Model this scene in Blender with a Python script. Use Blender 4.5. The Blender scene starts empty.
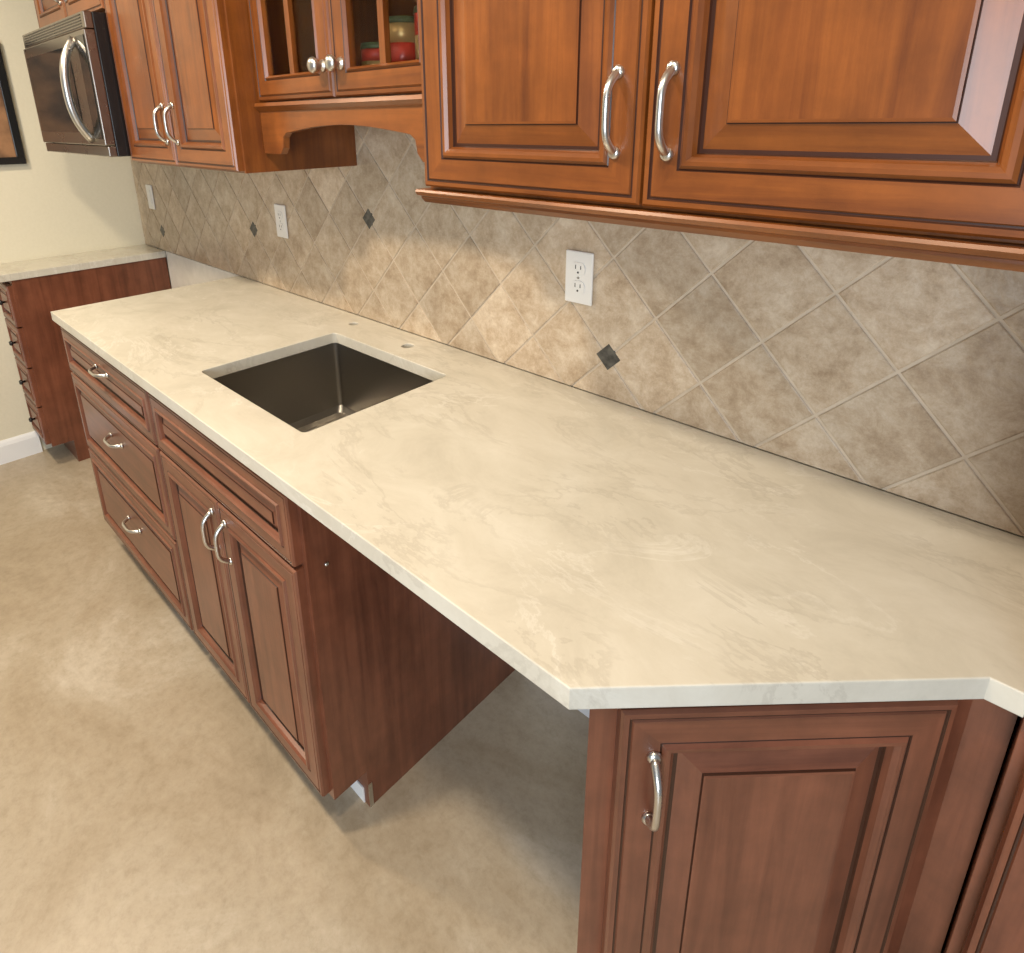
import bpy, bmesh, math, random
from mathutils import Matrix, Vector
import numpy as np
random.seed(3)
SC=bpy.context.scene
# ------------------------------------------------------------------ materials
def newmat(name):
    m=bpy.data.materials.new(name);m.use_nodes=True
    nt=m.node_tree;b=nt.nodes['Principled BSDF'];return m,nt,b
def nd(nt,t,**k):
    n=nt.nodes.new(t)
    for a,v in k.items():
        if a in n.inputs: n.inputs[a].default_value=v
        else: setattr(n,a,v)
    return n
def ramp(nt,stops):
    r=nt.nodes.new('ShaderNodeValToRGB');e=r.color_ramp.elements
    while len(e)<len(stops): e.new(.5)
    for i,(p,c) in enumerate(stops):
        e[i].position=p;e[i].color=(*c,1) if len(c)==3 else c
    return r
def coords(nt,scale=(1,1,1),rot=(0,0,0),loc=(0,0,0)):
    t=nt.nodes.new('ShaderNodeTexCoord');m=nt.nodes.new('ShaderNodeMapping')
    m.inputs['Scale'].default_value=scale;m.inputs['Rotation'].default_value=rot;m.inputs['Location'].default_value=loc
    nt.links.new(t.outputs['Object'],m.inputs['Vector']);return m
def noise(nt,freq,detail=4,rough=.5,dist=0,**k):
    n=nd(nt,'ShaderNodeTexNoise');n.inputs['Scale'].default_value=freq;n.inputs['Detail'].default_value=detail
    n.inputs['Roughness'].default_value=rough;n.inputs['Distortion'].default_value=dist
    nt.links.new(coords(nt,**k).outputs[0],n.inputs['Vector']);return n
def mul(nt,a,b):
    mx=nd(nt,'ShaderNodeMix',data_type='RGBA',blend_type='MULTIPLY');mx.inputs[0].default_value=1
    nt.links.new(a,mx.inputs[6]);nt.links.new(b,mx.inputs[7]);return mx.outputs[2]
def plain(name,col,rough=.5,metal=0,coat=0,**k):
    m,nt,b=newmat(name)
    b.inputs['Base Color'].default_value=(*col,1);b.inputs['Roughness'].default_value=rough
    b.inputs['Metallic'].default_value=metal;b.inputs['Coat Weight'].default_value=coat
    n=noise(nt,12)
    mr=nd(nt,'ShaderNodeMapRange');mr.inputs['To Min'].default_value=max(0,rough-.03);mr.inputs['To Max'].default_value=rough+.03
    nt.links.new(n.outputs['Fac'],mr.inputs['Value']);nt.links.new(mr.outputs[0],b.inputs['Roughness'])
    return m
def wood(name,c1,c2,scale,rough=.3,coat=.15):
    m,nt,b=newmat(name);L=nt.links
    n=noise(nt,1,8,.65,.5,scale=scale)
    r=ramp(nt,[(.3,c2),(.60,c1)]);L.new(n.outputs['Fac'],r.inputs[0])
    n2=noise(nt,9,6,.65)
    r2=ramp(nt,[(.3,(.72,.70,.68)),(.7,(1.14,1.12,1.10))]);L.new(n2.outputs['Fac'],r2.inputs[0])
    L.new(mul(nt,r.outputs[0],r2.outputs[0]),b.inputs['Base Color'])
    b.inputs['Roughness'].default_value=rough;b.inputs['Coat Weight'].default_value=coat;b.inputs['Coat Roughness'].default_value=.22
    return m
C1=(.235,.073,.014);C2=(.135,.038,.008)  # upper cabinets: warm light on the cherry put into its orange tone
WV=wood('cherry_wood_warm_lit_vertical_grain',C1,C2,(38,38,2.2))
WH=wood('cherry_wood_warm_lit_horizontal_grain',C1,C2,(2.2,38,38))
L1=(.205,.072,.038);L2=(.118,.038,.020)  # same cherry again, redder: cooler light on lower cabinets painted into the colour
LV=wood('cherry_wood_base_cool_lit_vertical',L1,L2,(38,38,2.2),.33);LH=wood('cherry_wood_base_cool_lit_horizontal',L1,L2,(2.2,38,38),.33)
GL=plain('chocolate_glaze',(.042,.013,.006),.36)
NI=plain('brushed_nickel',(.66,.65,.62),.28,1)
STEEL=plain('stainless_steel',(.36,.34,.31),.33,1)
MWS=plain('microwave_stainless',(.30,.27,.24),.28,1)
BLK=plain('black_plastic',(.012,.012,.013),.25)
BGL=plain('black_glass',(.015,.014,.013),.08)
WHT=plain('white_plastic',(.82,.80,.75),.35)
TRIM=plain('white_trim_paint',(.82,.84,.86),.4)
DARK=plain('dark_slot',(.02,.02,.02),.6)
def mat_counter():
    m,nt,b=newmat('cream_quartz');L=nt.links
    n=noise(nt,5,11,.70,.5,scale=(1,1.5,1),rot=(0,0,.6))
    r=ramp(nt,[(.30,(.515,.49,.42)),(.48,(.585,.56,.485)),(.70,(.65,.63,.56))]);L.new(n.outputs['Fac'],r.inputs[0])
    v=noise(nt,3.0,11,.66,.9,scale=(1.0,2.0,1),rot=(0,0,-.6))
    rv=ramp(nt,[(.480,(0,0,0)),(.5,(.75,.75,.75)),(.520,(0,0,0))]);L.new(v.outputs['Fac'],rv.inputs[0])
    g=noise(nt,5);rg=ramp(nt,[(.42,(0,0,0)),(.62,(.6,.6,.6))]);L.new(g.outputs['Fac'],rg.inputs[0])
    mx=nd(nt,'ShaderNodeMix',data_type='RGBA');L.new(mul(nt,rv.outputs[0],rg.outputs[0]),mx.inputs[0]);L.new(r.outputs[0],mx.inputs[6]);mx.inputs[7].default_value=(.75,.74,.69,1)
    v2=noise(nt,2.4,11,.66,.7,scale=(1.0,2.4,1),rot=(0,0,-.75),loc=(3,5,1))
    rv2=ramp(nt,[(.460,(0,0,0)),(.494,(.36,.36,.36)),(.508,(0,0,0))]);L.new(v2.outputs['Fac'],rv2.inputs[0])
    g2=noise(nt,3.2,loc=(7,1,0));rg2=ramp(nt,[(.36,(0,0,0)),(.56,(1,1,1))]);L.new(g2.outputs['Fac'],rg2.inputs[0])
    mx2=nd(nt,'ShaderNodeMix',data_type='RGBA');L.new(mul(nt,rv2.outputs[0],rg2.outputs[0]),mx2.inputs[0]);L.new(mx.outputs[2],mx2.inputs[6]);mx2.inputs[7].default_value=(.38,.35,.295,1)
    L.new(mx2.outputs[2],b.inputs['Base Color']);b.inputs['Roughness'].default_value=.22
    return m
CTR=mat_counter()
def mat_floor():
    m,nt,b=newmat('stone_look_vinyl');L=nt.links
    n=noise(nt,1.5,13,.70,.6,scale=(1,1.5,1),rot=(0,0,.5))
    r=ramp(nt,[(.28,(.31,.25,.175)),(.43,(.40,.33,.24)),(.55,(.45,.385,.295)),(.68,(.57,.515,.43))]);L.new(n.outputs['Fac'],r.inputs[0])
    n2=noise(nt,34,12,.80,.2)
    r2=ramp(nt,[(.34,(.82,.80,.76)),(.5,(.97,.96,.95)),(.66,(1.06,1.06,1.06))]);L.new(n2.outputs['Fac'],r2.inputs[0])
    L.new(mul(nt,r.outputs[0],r2.outputs[0]),b.inputs['Base Color'])
    b.inputs['Roughness'].default_value=.30
    bp=nd(nt,'ShaderNodeBump');bp.inputs['Strength'].default_value=.05;bp.inputs['Distance'].default_value=.003;L.new(n2.outputs['Fac'],bp.inputs['Height']);L.new(bp.outputs[0],b.inputs['Normal'])
    return m
FLR=mat_floor()
def mat_tile():
    m,nt,b=newmat('travertine_tile');L=nt.links
    at=nd(nt,'ShaderNodeAttribute',attribute_name='tint');
    mp=coords(nt,(1,1,1))
    ad=nd(nt,'ShaderNodeVectorMath',operation='ADD');sc=nd(nt,'ShaderNodeVectorMath',operation='SCALE');sc.inputs['Scale'].default_value=9
    L.new(at.outputs['Color'],sc.inputs[0]);L.new(mp.outputs[0],ad.inputs[0]);L.new(sc.outputs[0],ad.inputs[1])
    n=nd(nt,'ShaderNodeTexNoise');n.inputs['Scale'].default_value=17;n.inputs['Detail'].default_value=14;n.inputs['Roughness'].default_value=.82;n.inputs['Distortion'].default_value=.2
    L.new(ad.outputs[0],n.inputs['Vector'])
    r=ramp(nt,[(.32,(.31,.215,.13)),(.48,(.50,.385,.265)),(.64,(.67,.565,.43))]);L.new(n.outputs['Fac'],r.inputs[0])
    mr=nd(nt,'ShaderNodeMapRange');mr.inputs['To Min'].default_value=.78;mr.inputs['To Max'].default_value=1.12;L.new(at.outputs['Fac'],mr.inputs['Value'])
    mu=nd(nt,'ShaderNodeVectorMath',operation='SCALE');L.new(r.outputs[0],mu.inputs[0]);L.new(mr.outputs[0],mu.inputs['Scale'])
    L.new(mu.outputs[0],b.inputs['Base Color']);b.inputs['Roughness'].default_value=.34
    n2=nd(nt,'ShaderNodeTexNoise');n2.inputs['Scale'].default_value=38;n2.inputs['Detail'].default_value=5;L.new(ad.outputs[0],n2.inputs['Vector'])
    bp=nd(nt,'ShaderNodeBump');bp.inputs['Strength'].default_value=.5;bp.inputs['Distance'].default_value=.004;L.new(n2.outputs['Fac'],bp.inputs['Height']);L.new(bp.outputs[0],b.inputs['Normal'])
    return m
TILE=mat_tile()
def mottled(name,a,c,scale,rough=.7,bump=.1):
    m,nt,b=newmat(name);L=nt.links
    n=noise(nt,scale,5)
    r=ramp(nt,[(.35,a),(.65,c)]);L.new(n.outputs['Fac'],r.inputs[0]);L.new(r.outputs[0],b.inputs['Base Color']);b.inputs['Roughness'].default_value=rough
    bp=nd(nt,'ShaderNodeBump');bp.inputs['Strength'].default_value=bump;bp.inputs['Distance'].default_value=.003;L.new(n.outputs['Fac'],bp.inputs['Height']);L.new(bp.outputs[0],b.inputs['Normal'])
    return m
GROUT=mottled('sand_grout',(.53,.435,.32),(.60,.50,.38),40)
ACC=mottled('slate_accent',(.035,.034,.03),(.11,.105,.09),60,.4)
WALL=mottled('cream_wall_paint',(.72,.68,.54),(.74,.70,.56),90)
PRIM=mottled('primed_drywall',(.72,.70,.65),(.78,.76,.71),20)
CEIL=mottled('ceiling_paint',(.75,.73,.68),(.78,.76,.70),90)
# ------------------------------------------------------------------ mesh builder
class MB:
    def __init__(s): s.v=[];s.f=[];s.m=[];s.mats=[];s.T=Matrix();s.sm=[]
    def mi(s,m):
        if m not in s.mats:s.mats.append(m)
        return s.mats.index(m)
    def add(s,vs,fs,mat,smooth=False):
        o=len(s.v);s.v+= [tuple(s.T@Vector(p)) for p in vs]
        for i,f in enumerate(fs):
            s.f.append([a+o for a in f]);s.m.append(s.mi(mat[i] if isinstance(mat,list) else mat));s.sm.append(smooth)
    def box(s,x0,x1,y0,y1,z0,z1,mat):
        vs=[(x,y,z) for x in(x0,x1) for y in(y0,y1) for z in(z0,z1)]
        s.add(vs,[(0,1,3,2),(4,6,7,5),(0,4,5,1),(2,3,7,6),(0,2,6,4),(1,5,7,3)],mat)
    def prism(s,poly,a0,a1,mat,axis='z'):
        def P(u,v,w): return {'z':(u,v,w),'x':(w,u,v),'y':(u,w,v)}[axis]
        n=len(poly);vs=[P(u,v,a0) for u,v in poly]+[P(u,v,a1) for u,v in poly]
        s.add(vs,[list(range(n)),list(range(n,2*n))]+[(i,(i+1)%n,n+(i+1)%n,n+i) for i in range(n)],mat)
    def tube(s,pts,rad,mat,n=12):
        pts=[Vector(p) for p in pts];vs=[];fs=[]
        t0=(pts[1]-pts[0]).normalized();up=Vector((0,0,1)) if abs(t0.z)<.9 else Vector((1,0,0))
        a=t0.cross(up).normalized()
        for i,p in enumerate(pts):
            t=(pts[min(i+1,len(pts)-1)]-pts[max(i-1,0)]).normalized()
            a=(a-t*a.dot(t)).normalized();b=t.cross(a);r=rad[i] if isinstance(rad,(list,tuple)) else rad
            for k in range(n):
                q=p+(a*math.cos(2*math.pi*k/n)+b*math.sin(2*math.pi*k/n))*r;vs.append(tuple(q))
        for i in range(len(pts)-1):
            for k in range(n): fs.append((i*n+k,i*n+(k+1)%n,(i+1)*n+(k+1)%n,(i+1)*n+k))
        fs.append(list(range(n)));fs.append([(len(pts)-1)*n+k for k in range(n)])
        s.add(vs,fs,mat,True)
    def rings(s,x0,z0,w,h,y,prof,wv,wh,openc=False):
        """nested rectangular rings facing -y; prof: (inset,out,dark)"""
        vs=[];fs=[];ms=[]
        for d,o,*k in prof:
            vs+=[(x0+d,y-o,z0+d),(x0+w-d,y-o,z0+d),(x0+w-d,y-o,z0+h-d),(x0+d,y-o,z0+h-d)]
        for i in range(len(prof)-1):
            dk=len(prof[i+1])>2
            for k in range(4):
                fs.append((4*i+k,4*i+(k+1)%4,4*i+4+(k+1)%4,4*i+4+k));ms.append(GL if dk else (wh if k in(0,2) else wv))
        n=4*(len(prof)-1)
        if not openc:
            fs.append((n,n+1,n+2,n+3));ms.append(wv if h>=w*.8 else wh)
            fs.append((3,2,1,0));ms.append(wv)
        else:
            for k in range(4): fs.append((n+k,n+(k+1)%4,(k+1)%4,k));ms.append(wv)
        s.add(vs,fs,ms)
    def build(s,name,parent=None,bevel=0,M=None):
        me=bpy.data.meshes.new(name);me.from_pydata(s.v,[],s.f);
        for m in s.mats: me.materials.append(m)
        for i,p in enumerate(me.polygons): p.material_index=s.m[i];p.use_smooth=s.sm[i]
        bm=bmesh.new();bm.from_mesh(me);bmesh.ops.recalc_face_normals(bm,faces=bm.faces);bm.to_mesh(me);bm.free()
        ob=bpy.data.objects.new(name,me);SC.collection.objects.link(ob)
        if M is not None: ob.matrix_world=M
        if parent: ob.parent=parent
        if bevel:
            b=ob.modifiers.new('bevel','BEVEL');b.width=bevel;b.segments=2;b.limit_method='ANGLE';b.angle_limit=math.radians(50)
        return ob
def empty(name):
    e=bpy.data.objects.new(name,None);SC.collection.objects.link(e);return e
PB=[(0,0),(0,.016),(.003,.020),(.009,.0205),(.0105,.0185,1),(.0125,.0185,1),(.014,.0205),(.046,.0205),(.0475,.0185,1),(.049,.0195,1),(.053,.0235),(.058,.0235),(.063,.019),(.066,.012),(.0675,.009,1),(.072,.009,1),(.076,.010),(.100,.0165),(.1008,.0165,1),(.1016,.019,1),(.105,.0195)]
def scaled(pr,k): return [(p[0]*k,)+tuple(p[1:]) for p in pr]
def pull(mb,x,z,y,vert=True,L=.098):
    """arched pull, feet on plane y, bulging to -y"""
    pts=[];rad=[]
    n=22
    for i in range(n+1):
        t=i/n;a=(t-.5)*L;q=abs(2*t-1);o=.026*(1-q**4)
        pts.append((x,y-o,z+a) if vert else (x+a,y-o,z));rad.append(.0046+.0014*q**3)
    mb.tube(pts,rad,NI,14)
    for s in(-.5,.5):
        c=(x,z+s*L) if vert else (x+s*L,z)
        mb.tube([(c[0],y,c[1]),(c[0],y-.003,c[1]),(c[0],y-.006,c[1])],[.0085,.0085,.006],NI,16)
# ------------------------------------------------------------------ constants
H=.914;TH=.031;ZB=H-TH
XL=-2.077;LW=-3.097;S=-.608;SPL=-1.28;TK=.112
# room
mb=MB();mb.box(LW-.1,1.6,-3.6,.1,-.06,0,FLR);mb.build('floor')
mb=MB();mb.box(LW-.1,1.6,0.008,.1,0,2.44,WALL);mb.build('wall_back')
mb=MB();mb.box(LW-.1,LW,-3.6,.008,0,2.44,WALL);mb.build('wall_left')
mb=MB();mb.box(LW-.1,1.6,-3.6,.1,2.44,2.5,CEIL);mb.build('ceiling')
mb=MB();mb.prism([(LW,0),(LW+.015,0),(LW+.015,.085),(LW+.010,.100),(LW+.004,.110),(LW,.110)],-3.6,-.62,TRIM,'y');mb.build('baseboard_left')
mb=MB();mb.prism([(.008,0),(-.005,0),(-.005,.085),(.0,.105),(.008,.110)],S+.02,.0,TRIM,'x');mb.build('baseboard_back')
mb=MB();mb.box(-2.838,XL+.02,.001,.0079,.0,H-.002,PRIM);mb.build('wall_patch_drywall')
# ------------------------------------------------------------------ countertop
def slab(name,outer,holes,parent=None,z0=ZB,z1=H):
    cu=bpy.data.curves.new(name,'CURVE');cu.dimensions='2D';cu.fill_mode='BOTH';b=.002
    cu.extrude=(z1-z0)/2-b;cu.bevel_depth=b;cu.bevel_resolution=2;cu.offset=-b
    for pl in [outer]+holes:
        sp=cu.splines.new('POLY');sp.points.add(len(pl)-1)
        for i,(x,y) in enumerate(pl): sp.points[i].co=(x,y,0,1)
        sp.use_cyclic_u=True
    o=bpy.data.objects.new(name,cu);SC.collection.objects.link(o);o.location.z=(z0+z1)/2
    dg=bpy.context.evaluated_depsgraph_get();me=bpy.data.meshes.new_from_object(o.evaluated_get(dg))
    bpy.data.objects.remove(o);ob=bpy.data.objects.new(name,me);SC.collection.objects.link(ob)
    me.transform(Matrix.Translation((0,0,(z0+z1)/2)))
    me.materials.clear();me.materials.append(CTR);ob.parent=parent
    for p in me.polygons:p.use_smooth=False
    return ob
def rrect(x0,x1,y0,y1,r,n=6):
    o=[]
    for cx,cy,a in((x1-r,y1-r,0),(x0+r,y1-r,90),(x0+r,y0+r,180),(x1-r,y0+r,270)):
        for i in range(n+1):
            t=math.radians(a+90*i/n);o.append((cx+r*math.cos(t),cy+r*math.sin(t)))
    return o
def circ(x,y,r,n=24): return [(x+r*math.cos(2*math.pi*i/n),y+r*math.sin(2*math.pi*i/n)) for i in range(n)]
XS0,XS1,YS0,YS1=-1.195,-.72,-.531,-.144
slab('countertop',[(XL,-.645),(0,-.645),(.325,-.326),(.358,-.326),(.358,0),(XL,0)],[rrect(XS0,XS1,YS0,YS1,.012)[::-1],circ(-.95,-.075,.017)[::-1],circ(-1.22,-.06,.014)[::-1]])
slab('countertop',[(LW+.002,-.65),(-2.84,-.65),(-2.84,0),(LW+.002,0)],[])
# ------------------------------------------------------------------ sink
snk=empty('undermount_sink')
mb=MB();e=.004
lv=[(rrect(XS0-.02,XS1+.02,YS0-.02,YS1+.02,.02),ZB-.0005),(rrect(XS0-e,XS1+e,YS0-e,YS1+e,.014),ZB-.0005),(rrect(XS0-e,XS1+e,YS0-e,YS1+e,.014),ZB-.20),(rrect(XS0+.004,XS1-.004,YS0+.004,YS1-.004,.018),ZB-.218),(rrect(XS0+.02,XS1-.02,YS0+.02,YS1-.02,.02),ZB-.225)]
vs=[];fs=[]
for pl,z in lv: vs+=[(x,y,z) for x,y in pl]
n=len(lv[0][0])
for i in range(len(lv)-1):
    for k in range(n): fs.append((i*n+k,i*n+(k+1)%n,(i+1)*n+(k+1)%n,(i+1)*n+k))
fs.append([4*n+k for k in range(n)])
mb.add(vs,fs,STEEL);o=mb.build('bowl',snk)
so=o.modifiers.new('s','SOLIDIFY');so.thickness=.0015;so.offset=-1
cx,cy=(XS0+XS1)/2,(YS0+YS1)/2+.08
mb=MB();mb.tube([(cx,cy,ZB-.2249),(cx,cy,ZB-.221)],[.057,.050],NI,32);mb.tube([(cx,cy,ZB-.221),(cx,cy,ZB-.2195)],[.036,.034],BLK,32);mb.tube([(cx,cy,ZB-.2195),(cx,cy,ZB-.212)],[.012,.009],NI,16);mb.build('drain_strainer',snk)
# ------------------------------------------------------------------ base cabinets
yf=-.612
def front(mb,x0,x1,z0,z1,k=1,wv=LV,wh=LH,y=None,prof=PB):
    mb.rings(x0,z0,x1-x0,z1-z0,yf if y is None else y,scaled(prof,k),wv,wh)
def base(name,x0,x1,y0=yf,side=None):
    e=empty(name);mb=MB();ys=y0+.018
    for a,b in((x0,x0+.018),(x1-.018,x1)):
        mb.prism([(ys,TK),(ys,ZB-.0005),(-.001,ZB-.0005),(-.001,0),(-.53,0),(-.53,TK)],a,b,LV,'x')
    mb.box(x0+.018,x1-.018,-.53,-.001,TK,TK+.018,LV)
    mb.box(x0+.018,x1-.018,-.02,-.001,TK+.018,ZB-.0005,LV)
    mb.box(x0+.018,x1-.018,-.53,-.515,0,TK,LH)
    mb.build('carcass',e)
    mb=MB()
    for a,b in((x0+.0,x0+.035),(x1-.035,x1)): mb.box(a,b,y0-.002,y0+.018,TK,ZB-.0005,LV)
    for a,b in((TK,TK+.03),(ZB-.018,ZB-.0005)): mb.box(x0+.035,x1-.035,y0-.002,y0+.018,a,b,LH)
    mb.build('face_frame',e)
    return e
c=base('drawer_base_cabinet',XL+.02,SPL)
for i,(a,b) in enumerate(((.715,.866),(.43,.705),(.128,.42))):
    mb=MB();front(mb,XL+.03,SPL-.006,a,b,.62,y=yf-.002);mb.build('drawer_front_%d'%(i+1),c)
    mb=MB();pull(mb,(XL+SPL)/2+.03,(a+b)/2+.03,yf-.022,False);mb.build('pull_%d'%(i+1),c)
c=base('sink_base_cabinet',SPL+.001,S)
mb=MB();front(mb,SPL+.008,S-.012,.715,.866,.62,y=yf-.002);mb.build('false_drawer_front',c)
mid=(SPL+S)/2
for i,(a,b) in enumerate(((SPL+.008,mid-.002),(mid+.002,S-.012))):
    mb=MB();front(mb,a,b,.128,.705,.85,y=yf-.002);mb.build('door_%d'%(i+1),c)
    mb=MB();pull(mb,(b-.03) if i==0 else (a+.03),.62,yf-.022,True);mb.build('pull_%d'%(i+1),c)
mb=MB();mb.tube([(S,-.575,.695),(S+.002,-.575,.695),(S+.004,-.575,.695)],[.0045,.004,.002],NI,12);mb.build('bumper_pin',c)
mb=MB();mb.box(S-.16,S-.018,-.533,-.5302,0,.045,TRIM);mb.box(S,S+.0015,-.53,-.52,0,.07,NI);mb.build('toe_kick_end',c)
# far narrow cabinet
c=base('narrow_drawer_base_cabinet',LW+.004,-2.845)
for i in range(4):
    a=.128+i*.185;mb=MB();front(mb,LW+.008,-2.85,a,a+.178,.5,y=yf-.002);mb.build('drawer_front_%d'%(i+1),c)
    mb=MB();x=(LW-2.845)/2;mb.tube([(x,yf-.02,a+.09),(x,yf-.03,a+.09),(x,yf-.036,a+.09),(x,yf-.044,a+.09)],[.005,.005,.013,.008],BLK);mb.build('knob_%d'%(i+1),c)
# corner diagonal cabinet
c=empty('corner_base_cabinet')
A=Vector((.000,-.603));B=Vector((.318,-.288))
mb=MB();mb.prism([(A.x,A.y),(B.x,B.y),(.357,-.288),(.357,-.001),(A.x,-.001)],TK,ZB-.0005,LV)
mb.prism([(A.x+.02,A.y+.09),(B.x-.0,B.y+.06),(.357,-.235),(.357,-.001),(A.x+.02,-.001)],0,TK,LV);mb.build('carcass',c)
ang=math.atan2(B.y-A.y,B.x-A.x);M=Matrix.Translation((A.x,A.y,0))@Matrix.Rotation(ang,4,'Z');LD=(B-A).length
mb=MB();mb.rings(.032,TK+.012,.382,ZB-.018-TK-.012,-.0,PB,LV,LH);mb.build('door',c,M=M)
mb=MB();pull(mb,.032+.040,.750,-.020,True);mb.build('pull',c,M=M)
# pantry on the right
c=empty('pantry_cabinet')
mb=MB();mb.box(.36,.84,-.31,-.001,TK,2.13,LV);mb.box(.36,.84,-.25,-.001,0,TK,LV);mb.build('carcass',c,.001)
for i,(a,b) in enumerate(((TK+.012,1.30),(1.31,2.11))):
    mb=MB();front(mb,.372,.834,a,b,1,y=-.31);mb.build('door_%d'%(i+1),c)
    mb=MB();pull(mb,.806,1.15 if i==0 else 1.42,-.33,True);mb.build('pull_%d'%(i+1),c)
# ------------------------------------------------------------------ uppers
ZT=2.13
def upper(name,x0,x1,yd,z0,doors,pulls=True,rail=True,pz=.12):
    e=empty(name);mb=MB();mb.box(x0,x1,yd,-.001,z0,ZT,WV);mb.build('carcass',e,.001)
    xs=np.linspace(x0+.004,x1-.004,doors+1)
    for i in range(doors):
        mb=MB();mb.rings(xs[i]+.002,z0+.006,xs[i+1]-xs[i]-.004,ZT-z0-.03,yd,PB,WV,WH);mb.build('door_%d'%(i+1),e)
        x=(xs[i+1]-.040) if i==0 else xs[i]+.034
        mb=MB();pull(mb,x,z0+pz,yd-.020);mb.build('pull_%d'%(i+1),e)
    mb=MB();y=yd
    pr=[(y+.03,ZT),(y-.012,ZT),(y-.02,ZT+.01),(y-.05,ZT+.06),(y-.06,ZT+.065),(y-.06,ZT+.08),(y+.03,ZT+.08)]
    mb.prism(pr,x0,x1,WH,'x');mb.build('crown_moulding',e)
    if rail:
        mb=MB();z=z0
        pr=[(y+.02,z),(y-.024,z),(y-.026,z-.004),(y-.022,z-.010),(y-.012,z-.013),(y-.012,z-.016),(y-.004,z-.024),(y+.02,z-.026)]
        mb.prism(pr,x0-.012,x1+.012,WH,'x');mb.build('light_rail',e)
    return e
upper('upper_cabinet',-.541,.304,-.335,1.381,2)
upper('upper_cabinet',-1.975,-1.228,-.335,1.374,2,rail=False)
# glass door cabinet
YG=-.262;GZ=1.54;gx0,gx1=-1.227,-.563
GLASS,nt,b=newmat('clear_glass');b.inputs['Transmission Weight'].default_value=1;b.inputs['Roughness'].default_value=.02;b.inputs['IOR'].default_value=1.1
c=empty('glass_door_cabinet')
mb=MB();mb.box(gx0,gx0+.018,YG,-.001,GZ,ZT,WV);mb.box(gx1-.018,gx1,YG,-.001,GZ,ZT,WV);mb.box(gx0+.018,gx1-.018,YG,-.001,GZ,GZ+.018,WH);mb.box(gx0+.018,gx1-.018,YG,-.001,ZT-.018,ZT,WH)
mb.box(gx1,-.542,YG,YG+.018,1.42,ZT,WV)
mb.box(gx0+.018,gx1-.018,-.012,-.001,GZ+.018,ZT-.018,WV);mb.box(gx0+.018,gx1-.018,YG+.02,-.012,1.84,1.855,WH);mb.build('carcass',c)
gm=(gx0+gx1)/2
for i,(a,b_) in enumerate(((gx0+.002,gm-.002),(gm+.002,gx1-.002))):
    mb=MB();mb.rings(a,GZ+.004,b_-a,ZT-GZ-.03,YG,[(0,0),(0,.016),(.003,.02),(.010,.0205),(.0115,.018,1),(.0145,.0205),(.045,.0205),(.047,.018,1),(.051,.0225),(.056,.016),(.058,.0)],WV,WH,True)
    mc=(a+b_)/2;mb.box(mc-.009,mc+.009,YG-.016,YG-.002,GZ+.06,ZT-.085,WV)
    for z in(1.79,1.96): mb.box(a+.057,b_-.057,YG-.014,YG-.003,z-.009,z+.009,WH)
    mb.build('door_frame_%d'%(i+1),c)
    mb=MB();mb.box(a+.05,b_-.05,YG-.006,YG-.003,GZ+.055,ZT-.08,GLASS);mb.build('glass_pane_%d'%(i+1),c)
    x=(b_-.031) if i==0 else a+.031
    mb=MB();y=YG-.02;kz=GZ+.068;mb.tube([(x,y-o,kz) for o in(0,.004,.006,.014,.018,.024,.029,.033,.0345)],[.013,.012,.007,.007,.013,.0165,.0155,.010,.003],NI,20);mb.build('knob_%d'%(i+1),c)
mb=MB();zb=1.42;zt=GZ
vx0,vx1=gx0,-.542
pl=[(vx0,zt),(vx0,zb),(vx0+.08,zb),(vx0+.095,zb+.015),(vx0+.10,zb+.04)]
for i in range(13):
    t=i/12;pl.append((vx0+.115+(vx1-vx0-.23)*t,zb+.05+.018*math.sin(math.pi*t)))
pl+=[(vx1-.10,zb+.04),(vx1-.095,zb+.015),(vx1-.08,zb),(vx1,zb),(vx1,zt)]
mb.prism(pl,YG-.018,YG-.0005,WH,'y');mb.build('arched_valance',c,.001)
mb=MB();y=YG-.018;mb.prism([(y,GZ),(y-.010,GZ),(y-.014,GZ-.008),(y-.006,GZ-.016),(y,GZ-.020)],vx0,vx1,WH,'x');mb.build('moulding',c)
# tins inside
RED=plain('red_enamel',(.50,.04,.02),.3);GLD=plain('gold_tin',(.6,.40,.15),.3,.4);GRN=plain('green_tin',(.09,.12,.05),.3)
for x,m1,m2,h in((-.675,RED,GLD,.13),(-.765,GLD,RED,.12),(-.85,RED,GLD,.08)):
    mb=MB();z=GZ+.0185;mb.tube([(x,-.195,z),(x,-.195,z+h*.3)],.035,m1,24);mb.tube([(x,-.195,z+h*.3),(x,-.195,z+h*.7)],.0355,m2,24);mb.tube([(x,-.195,z+h*.7),(x,-.195,z+h)],.035,m1,24);mb.tube([(x,-.195,z+h),(x,-.195,z+h+.012)],[.037,.034],GRN,24);mb.build('tea_tin')
# ------------------------------------------------------------------ microwave
c=empty('microwave_oven');mx0,mx1=-2.735,-1.978;my=-.42;mz0,mz1=1.395,1.82
mb=MB();mb.box(mx0,mx1,my+.03,-.001,mz0,mz1,BLK);mb.build('housing',c,.003)
mb=MB();mb.box(mx0,mx1-.001,my,my+.03,mz0+.035,mz1-.05,MWS);mb.box(mx0,mx1-.001,my+.006,my+.03,mz1-.048,mz1,MWS);mb.box(mx0,mx1-.001,my+.006,my+.03,mz0,mz0+.033,MWS);mb.build('door',c,.003)
mb=MB();mb.box(mx0+.03,mx1-.19,my-.002,my,mz0+.075,mz1-.085,BGL);mb.box(mx1-.085,mx1-.012,my-.002,my,mz0+.055,mz1-.065,BGL)
for i in range(5): mb.box(mx0+.03,mx1-.03,my+.004,my+.006,mz1-.042+i*.008,mz1-.039+i*.008,BLK)
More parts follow.
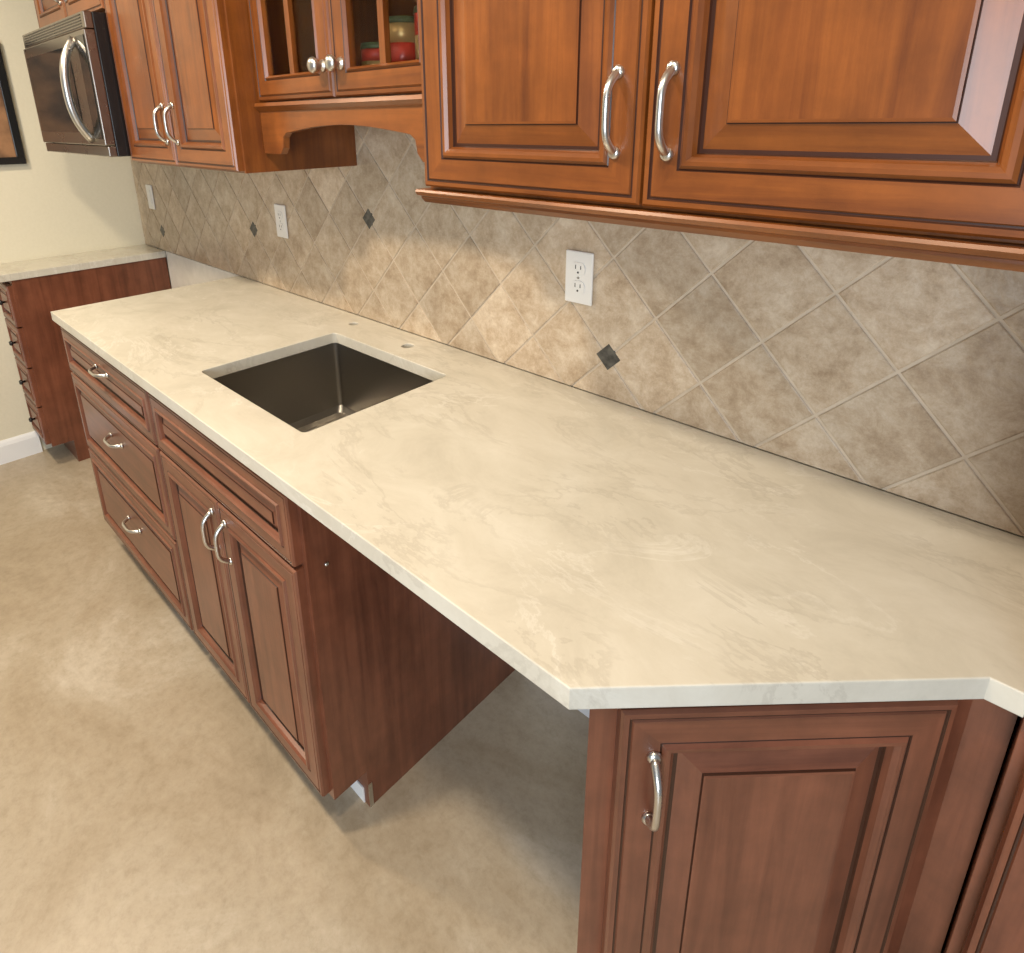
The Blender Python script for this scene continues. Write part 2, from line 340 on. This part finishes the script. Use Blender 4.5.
mb.build('window_and_panel',c)
mb=MB();
pts=[];x=mx1-.12
for i in range(25):
    t=i/24;pts.append((x+.02*(1-abs(2*t-1)**2),my-.050*(1-abs(2*t-1)**2.5),mz0+.05+t*(mz1-mz0-.12)))
mb.tube(pts,.013,NI,14);mb.build('handle',c)
upper('over_microwave_cabinet',-2.735,-1.978,-.335,1.825,2,rail=False)
# ------------------------------------------------------------------ tile backsplash
e=empty('tile_backsplash')
x0,x1,z0,z1=LW+.002,.9,H+.001,1.56
def clip(poly,f):
    out=[]
    for i in range(len(poly)):
        a,b=poly[i],poly[(i+1)%len(poly)];fa,fb=f(a),f(b)
        if fa>=0: out.append(a)
        if fa*fb<0: t=fa/(fa-fb);out.append((a[0]+t*(b[0]-a[0]),a[1]+t*(b[1]-a[1])))
    return out
mb=MB();mb.box(x0,.36,.0016,.0079,H+.001,1.56,GROUT);mb.build('grout_bed',e)
PX,PZ,AX,AZ=.205,.2155,-.37,1.01;gr=.0036
V=[];F=[];tint=[]
for i in range(-30,10):
    for j in range(-6,8):
        if (i+j)%2==0: continue
        cx,cz=AX+i*PX/2,AZ+j*PZ/2
        rx,rz=PX/2-gr,PZ/2-gr
        def P(k):return [(cx-rx*k,cz),(cx,cz-rz*k),(cx+rx*k,cz),(cx,cz+rz*k)]
        def cl(p,m):
            for f in(lambda q:q[0]-x0-m,lambda q:.36-m-q[0],lambda q:q[1]-z0-m,lambda q:z1-m-q[1]):
                if p:p=clip(p,f)
            return p
        a=cl(P(1),0.0)
        if len(a)<3: continue
        b=cl(P(.975),0.001)
        if len(a)!=len(b): b=list(a)
        t=random.random();o=len(V);n=len(a)
        V+=[(x,.004,z) for x,z in a]+[(x,.0003,z) for x,z in a]+[(x,-.0008,z) for x,z in b]
        for k in range(n):
            F.append((o+k,o+(k+1)%n,o+n+(k+1)%n,o+n+k));F.append((o+n+k,o+n+(k+1)%n,o+2*n+(k+1)%n,o+2*n+k))
        F.append([o+2*n+k for k in range(n)]);tint+=[t]*(3*n)
me=bpy.data.meshes.new('tiles');me.from_pydata(V,[],F);me.materials.append(TILE)
at=me.color_attributes.new('tint','FLOAT_COLOR','POINT')
for i,t in enumerate(tint): at.data[i].color=(t,(t*7.3)%1,(t*3.7)%1,1)
bm=bmesh.new();bm.from_mesh(me);bmesh.ops.recalc_face_normals(bm,faces=bm.faces);bm.to_mesh(me);bm.free()
o=bpy.data.objects.new('tiles',me);SC.collection.objects.link(o);o.parent=e
for i,(x,z) in enumerate(((-.37,1.01),(-.37-4*PX,1.01+PZ),(-.37-7.5*PX,1.01+PZ/2),(-.37-12*PX,1.01))):
    r=.030;mb=MB();mb.prism([(x-r,z),(x,z-r),(x+r,z),(x,z+r)],-.0014,.003,ACC,'y');mb.build('slate_accent_%d'%(i+1),e,.0006)
# ------------------------------------------------------------------ wall plates
def outlet(name,x,z,kind='duplex'):
    e=empty(name);y=-.0016;mb=MB();mb.box(x-.035,x+.035,y-.006,y,z-.057,z+.057,WHT);mb.build('plate',e,.003)
    mb=MB()
    if kind=='duplex':
        for s in(-1,1):
            zc=z+s*.02;mb.prism([(x+.017*math.cos(t)*1.0,zc+max(-.0135,min(.0135,.017*math.sin(t)))) for t in [2*math.pi*i/24 for i in range(24)]],y-.008,y-.006,WHT,'y')
            mb.box(x-.0075,x-.0055,y-.0083,y-.0079,zc-.001,zc+.008,DARK);mb.box(x+.0055,x+.0075,y-.0083,y-.0079,zc-.001,zc+.007,DARK)
            mb.prism([(x+.0025*math.cos(2*math.pi*i/10),zc-.008+.0025*math.sin(2*math.pi*i/10)) for i in range(10)],y-.0083,y-.0079,DARK,'y')
        mb.prism([(x+.003*math.cos(2*math.pi*i/10),z+.003*math.sin(2*math.pi*i/10)) for i in range(10)],y-.0075,y-.006,NI,'y')
    else:
        mb.box(x-.017,x+.017,y-.009,y-.006,z-.033,z+.033,WHT)
    mb.build('receptacles' if kind=='duplex' else 'rocker',e,.0004)
outlet('electrical_outlet',-.449,1.172);outlet('electrical_outlet',-1.69,1.17);outlet('light_switch',-2.90,1.165,'rocker')
# ------------------------------------------------------------------ picture
c=empty('framed_picture');x=LW
py0,py1,pz0,pz1=-.95,-.425,1.335,1.83
mb=MB()
mb.box(x+.001,x+.025,py0,py1,pz0,pz0+.03,BLK);mb.box(x+.001,x+.025,py0,py1,pz1-.03,pz1,BLK);mb.box(x+.001,x+.025,py0,py0+.03,pz0+.03,pz1-.03,BLK);mb.box(x+.001,x+.025,py1-.03,py1,pz0+.03,pz1-.03,BLK);mb.build('frame',c,.002)
PIC=mottled('printed_landscape',(.04,.022,.015),(.34,.18,.09),9,.4)
mb=MB();mb.box(x+.001,x+.012,py0+.03,py1-.03,pz0+.03,pz1-.03,PIC);mb.build('print',c)
# ------------------------------------------------------------------ lights
def area(name,loc,rot,size,power,col,sy=None):
    l=bpy.data.lights.new(name,'AREA');l.energy=power;l.color=col;l.size=size
    if sy: l.shape='RECTANGLE';l.size_y=sy
    else: l.shape='DISK'
    o=bpy.data.objects.new(name,l);SC.collection.objects.link(o);o.location=loc;o.rotation_euler=rot;return o
WARM=(1,.83,.61)
for i,(x,y,pw) in enumerate(((.1,-1.1,14),(-.9,-1.15,25),(-2.1,-1.2,27))):
    area('recessed_ceiling_light',(x,y,2.42),(0,0,0),.16,pw,WARM)
o=area('daylight_window',(1.2,-3.0,1.3),(0,0,0),1.3,66,(.82,.91,1),1.4)
d=Vector((-.3,-.6,.6))-o.location;o.rotation_euler=d.to_track_quat('-Z','Y').to_euler()
w=bpy.data.worlds.new('World');SC.world=w;w.use_nodes=True;bg=w.node_tree.nodes['Background'];bg.inputs[0].default_value=(.94,.96,1,1);bg.inputs[1].default_value=.24
# ------------------------------------------------------------------ camera
cp=dict(c=(.291,-1.076,1.495),yaw=.810,pitch=.307,roll=-.012,f=621.15,px=484.455,py=316.659)
yaw,pi_,ro=cp['yaw'],cp['pitch'],cp['roll']
fw=Vector((-math.cos(yaw)*math.cos(pi_),math.sin(yaw)*math.cos(pi_),-math.sin(pi_)))
r=fw.cross(Vector((0,0,1))).normalized();u=r.cross(fw)
r2=r*math.cos(ro)+u*math.sin(ro);u2=-r*math.sin(ro)+u*math.cos(ro)
cam=bpy.data.cameras.new('camera');co=bpy.data.objects.new('camera',cam);SC.collection.objects.link(co);SC.camera=co
M=Matrix((r2,u2,-fw)).transposed().to_4x4();M.translation=Vector(cp['c']);co.matrix_world=M
cam.sensor_fit='HORIZONTAL';cam.sensor_width=36;cam.lens=cp['f']/1024*36
cam.shift_x=(512-cp['px'])/1024;cam.shift_y=(cp['py']-476.5)/1024;cam.clip_start=.02
SC.view_settings.view_transform='Standard'
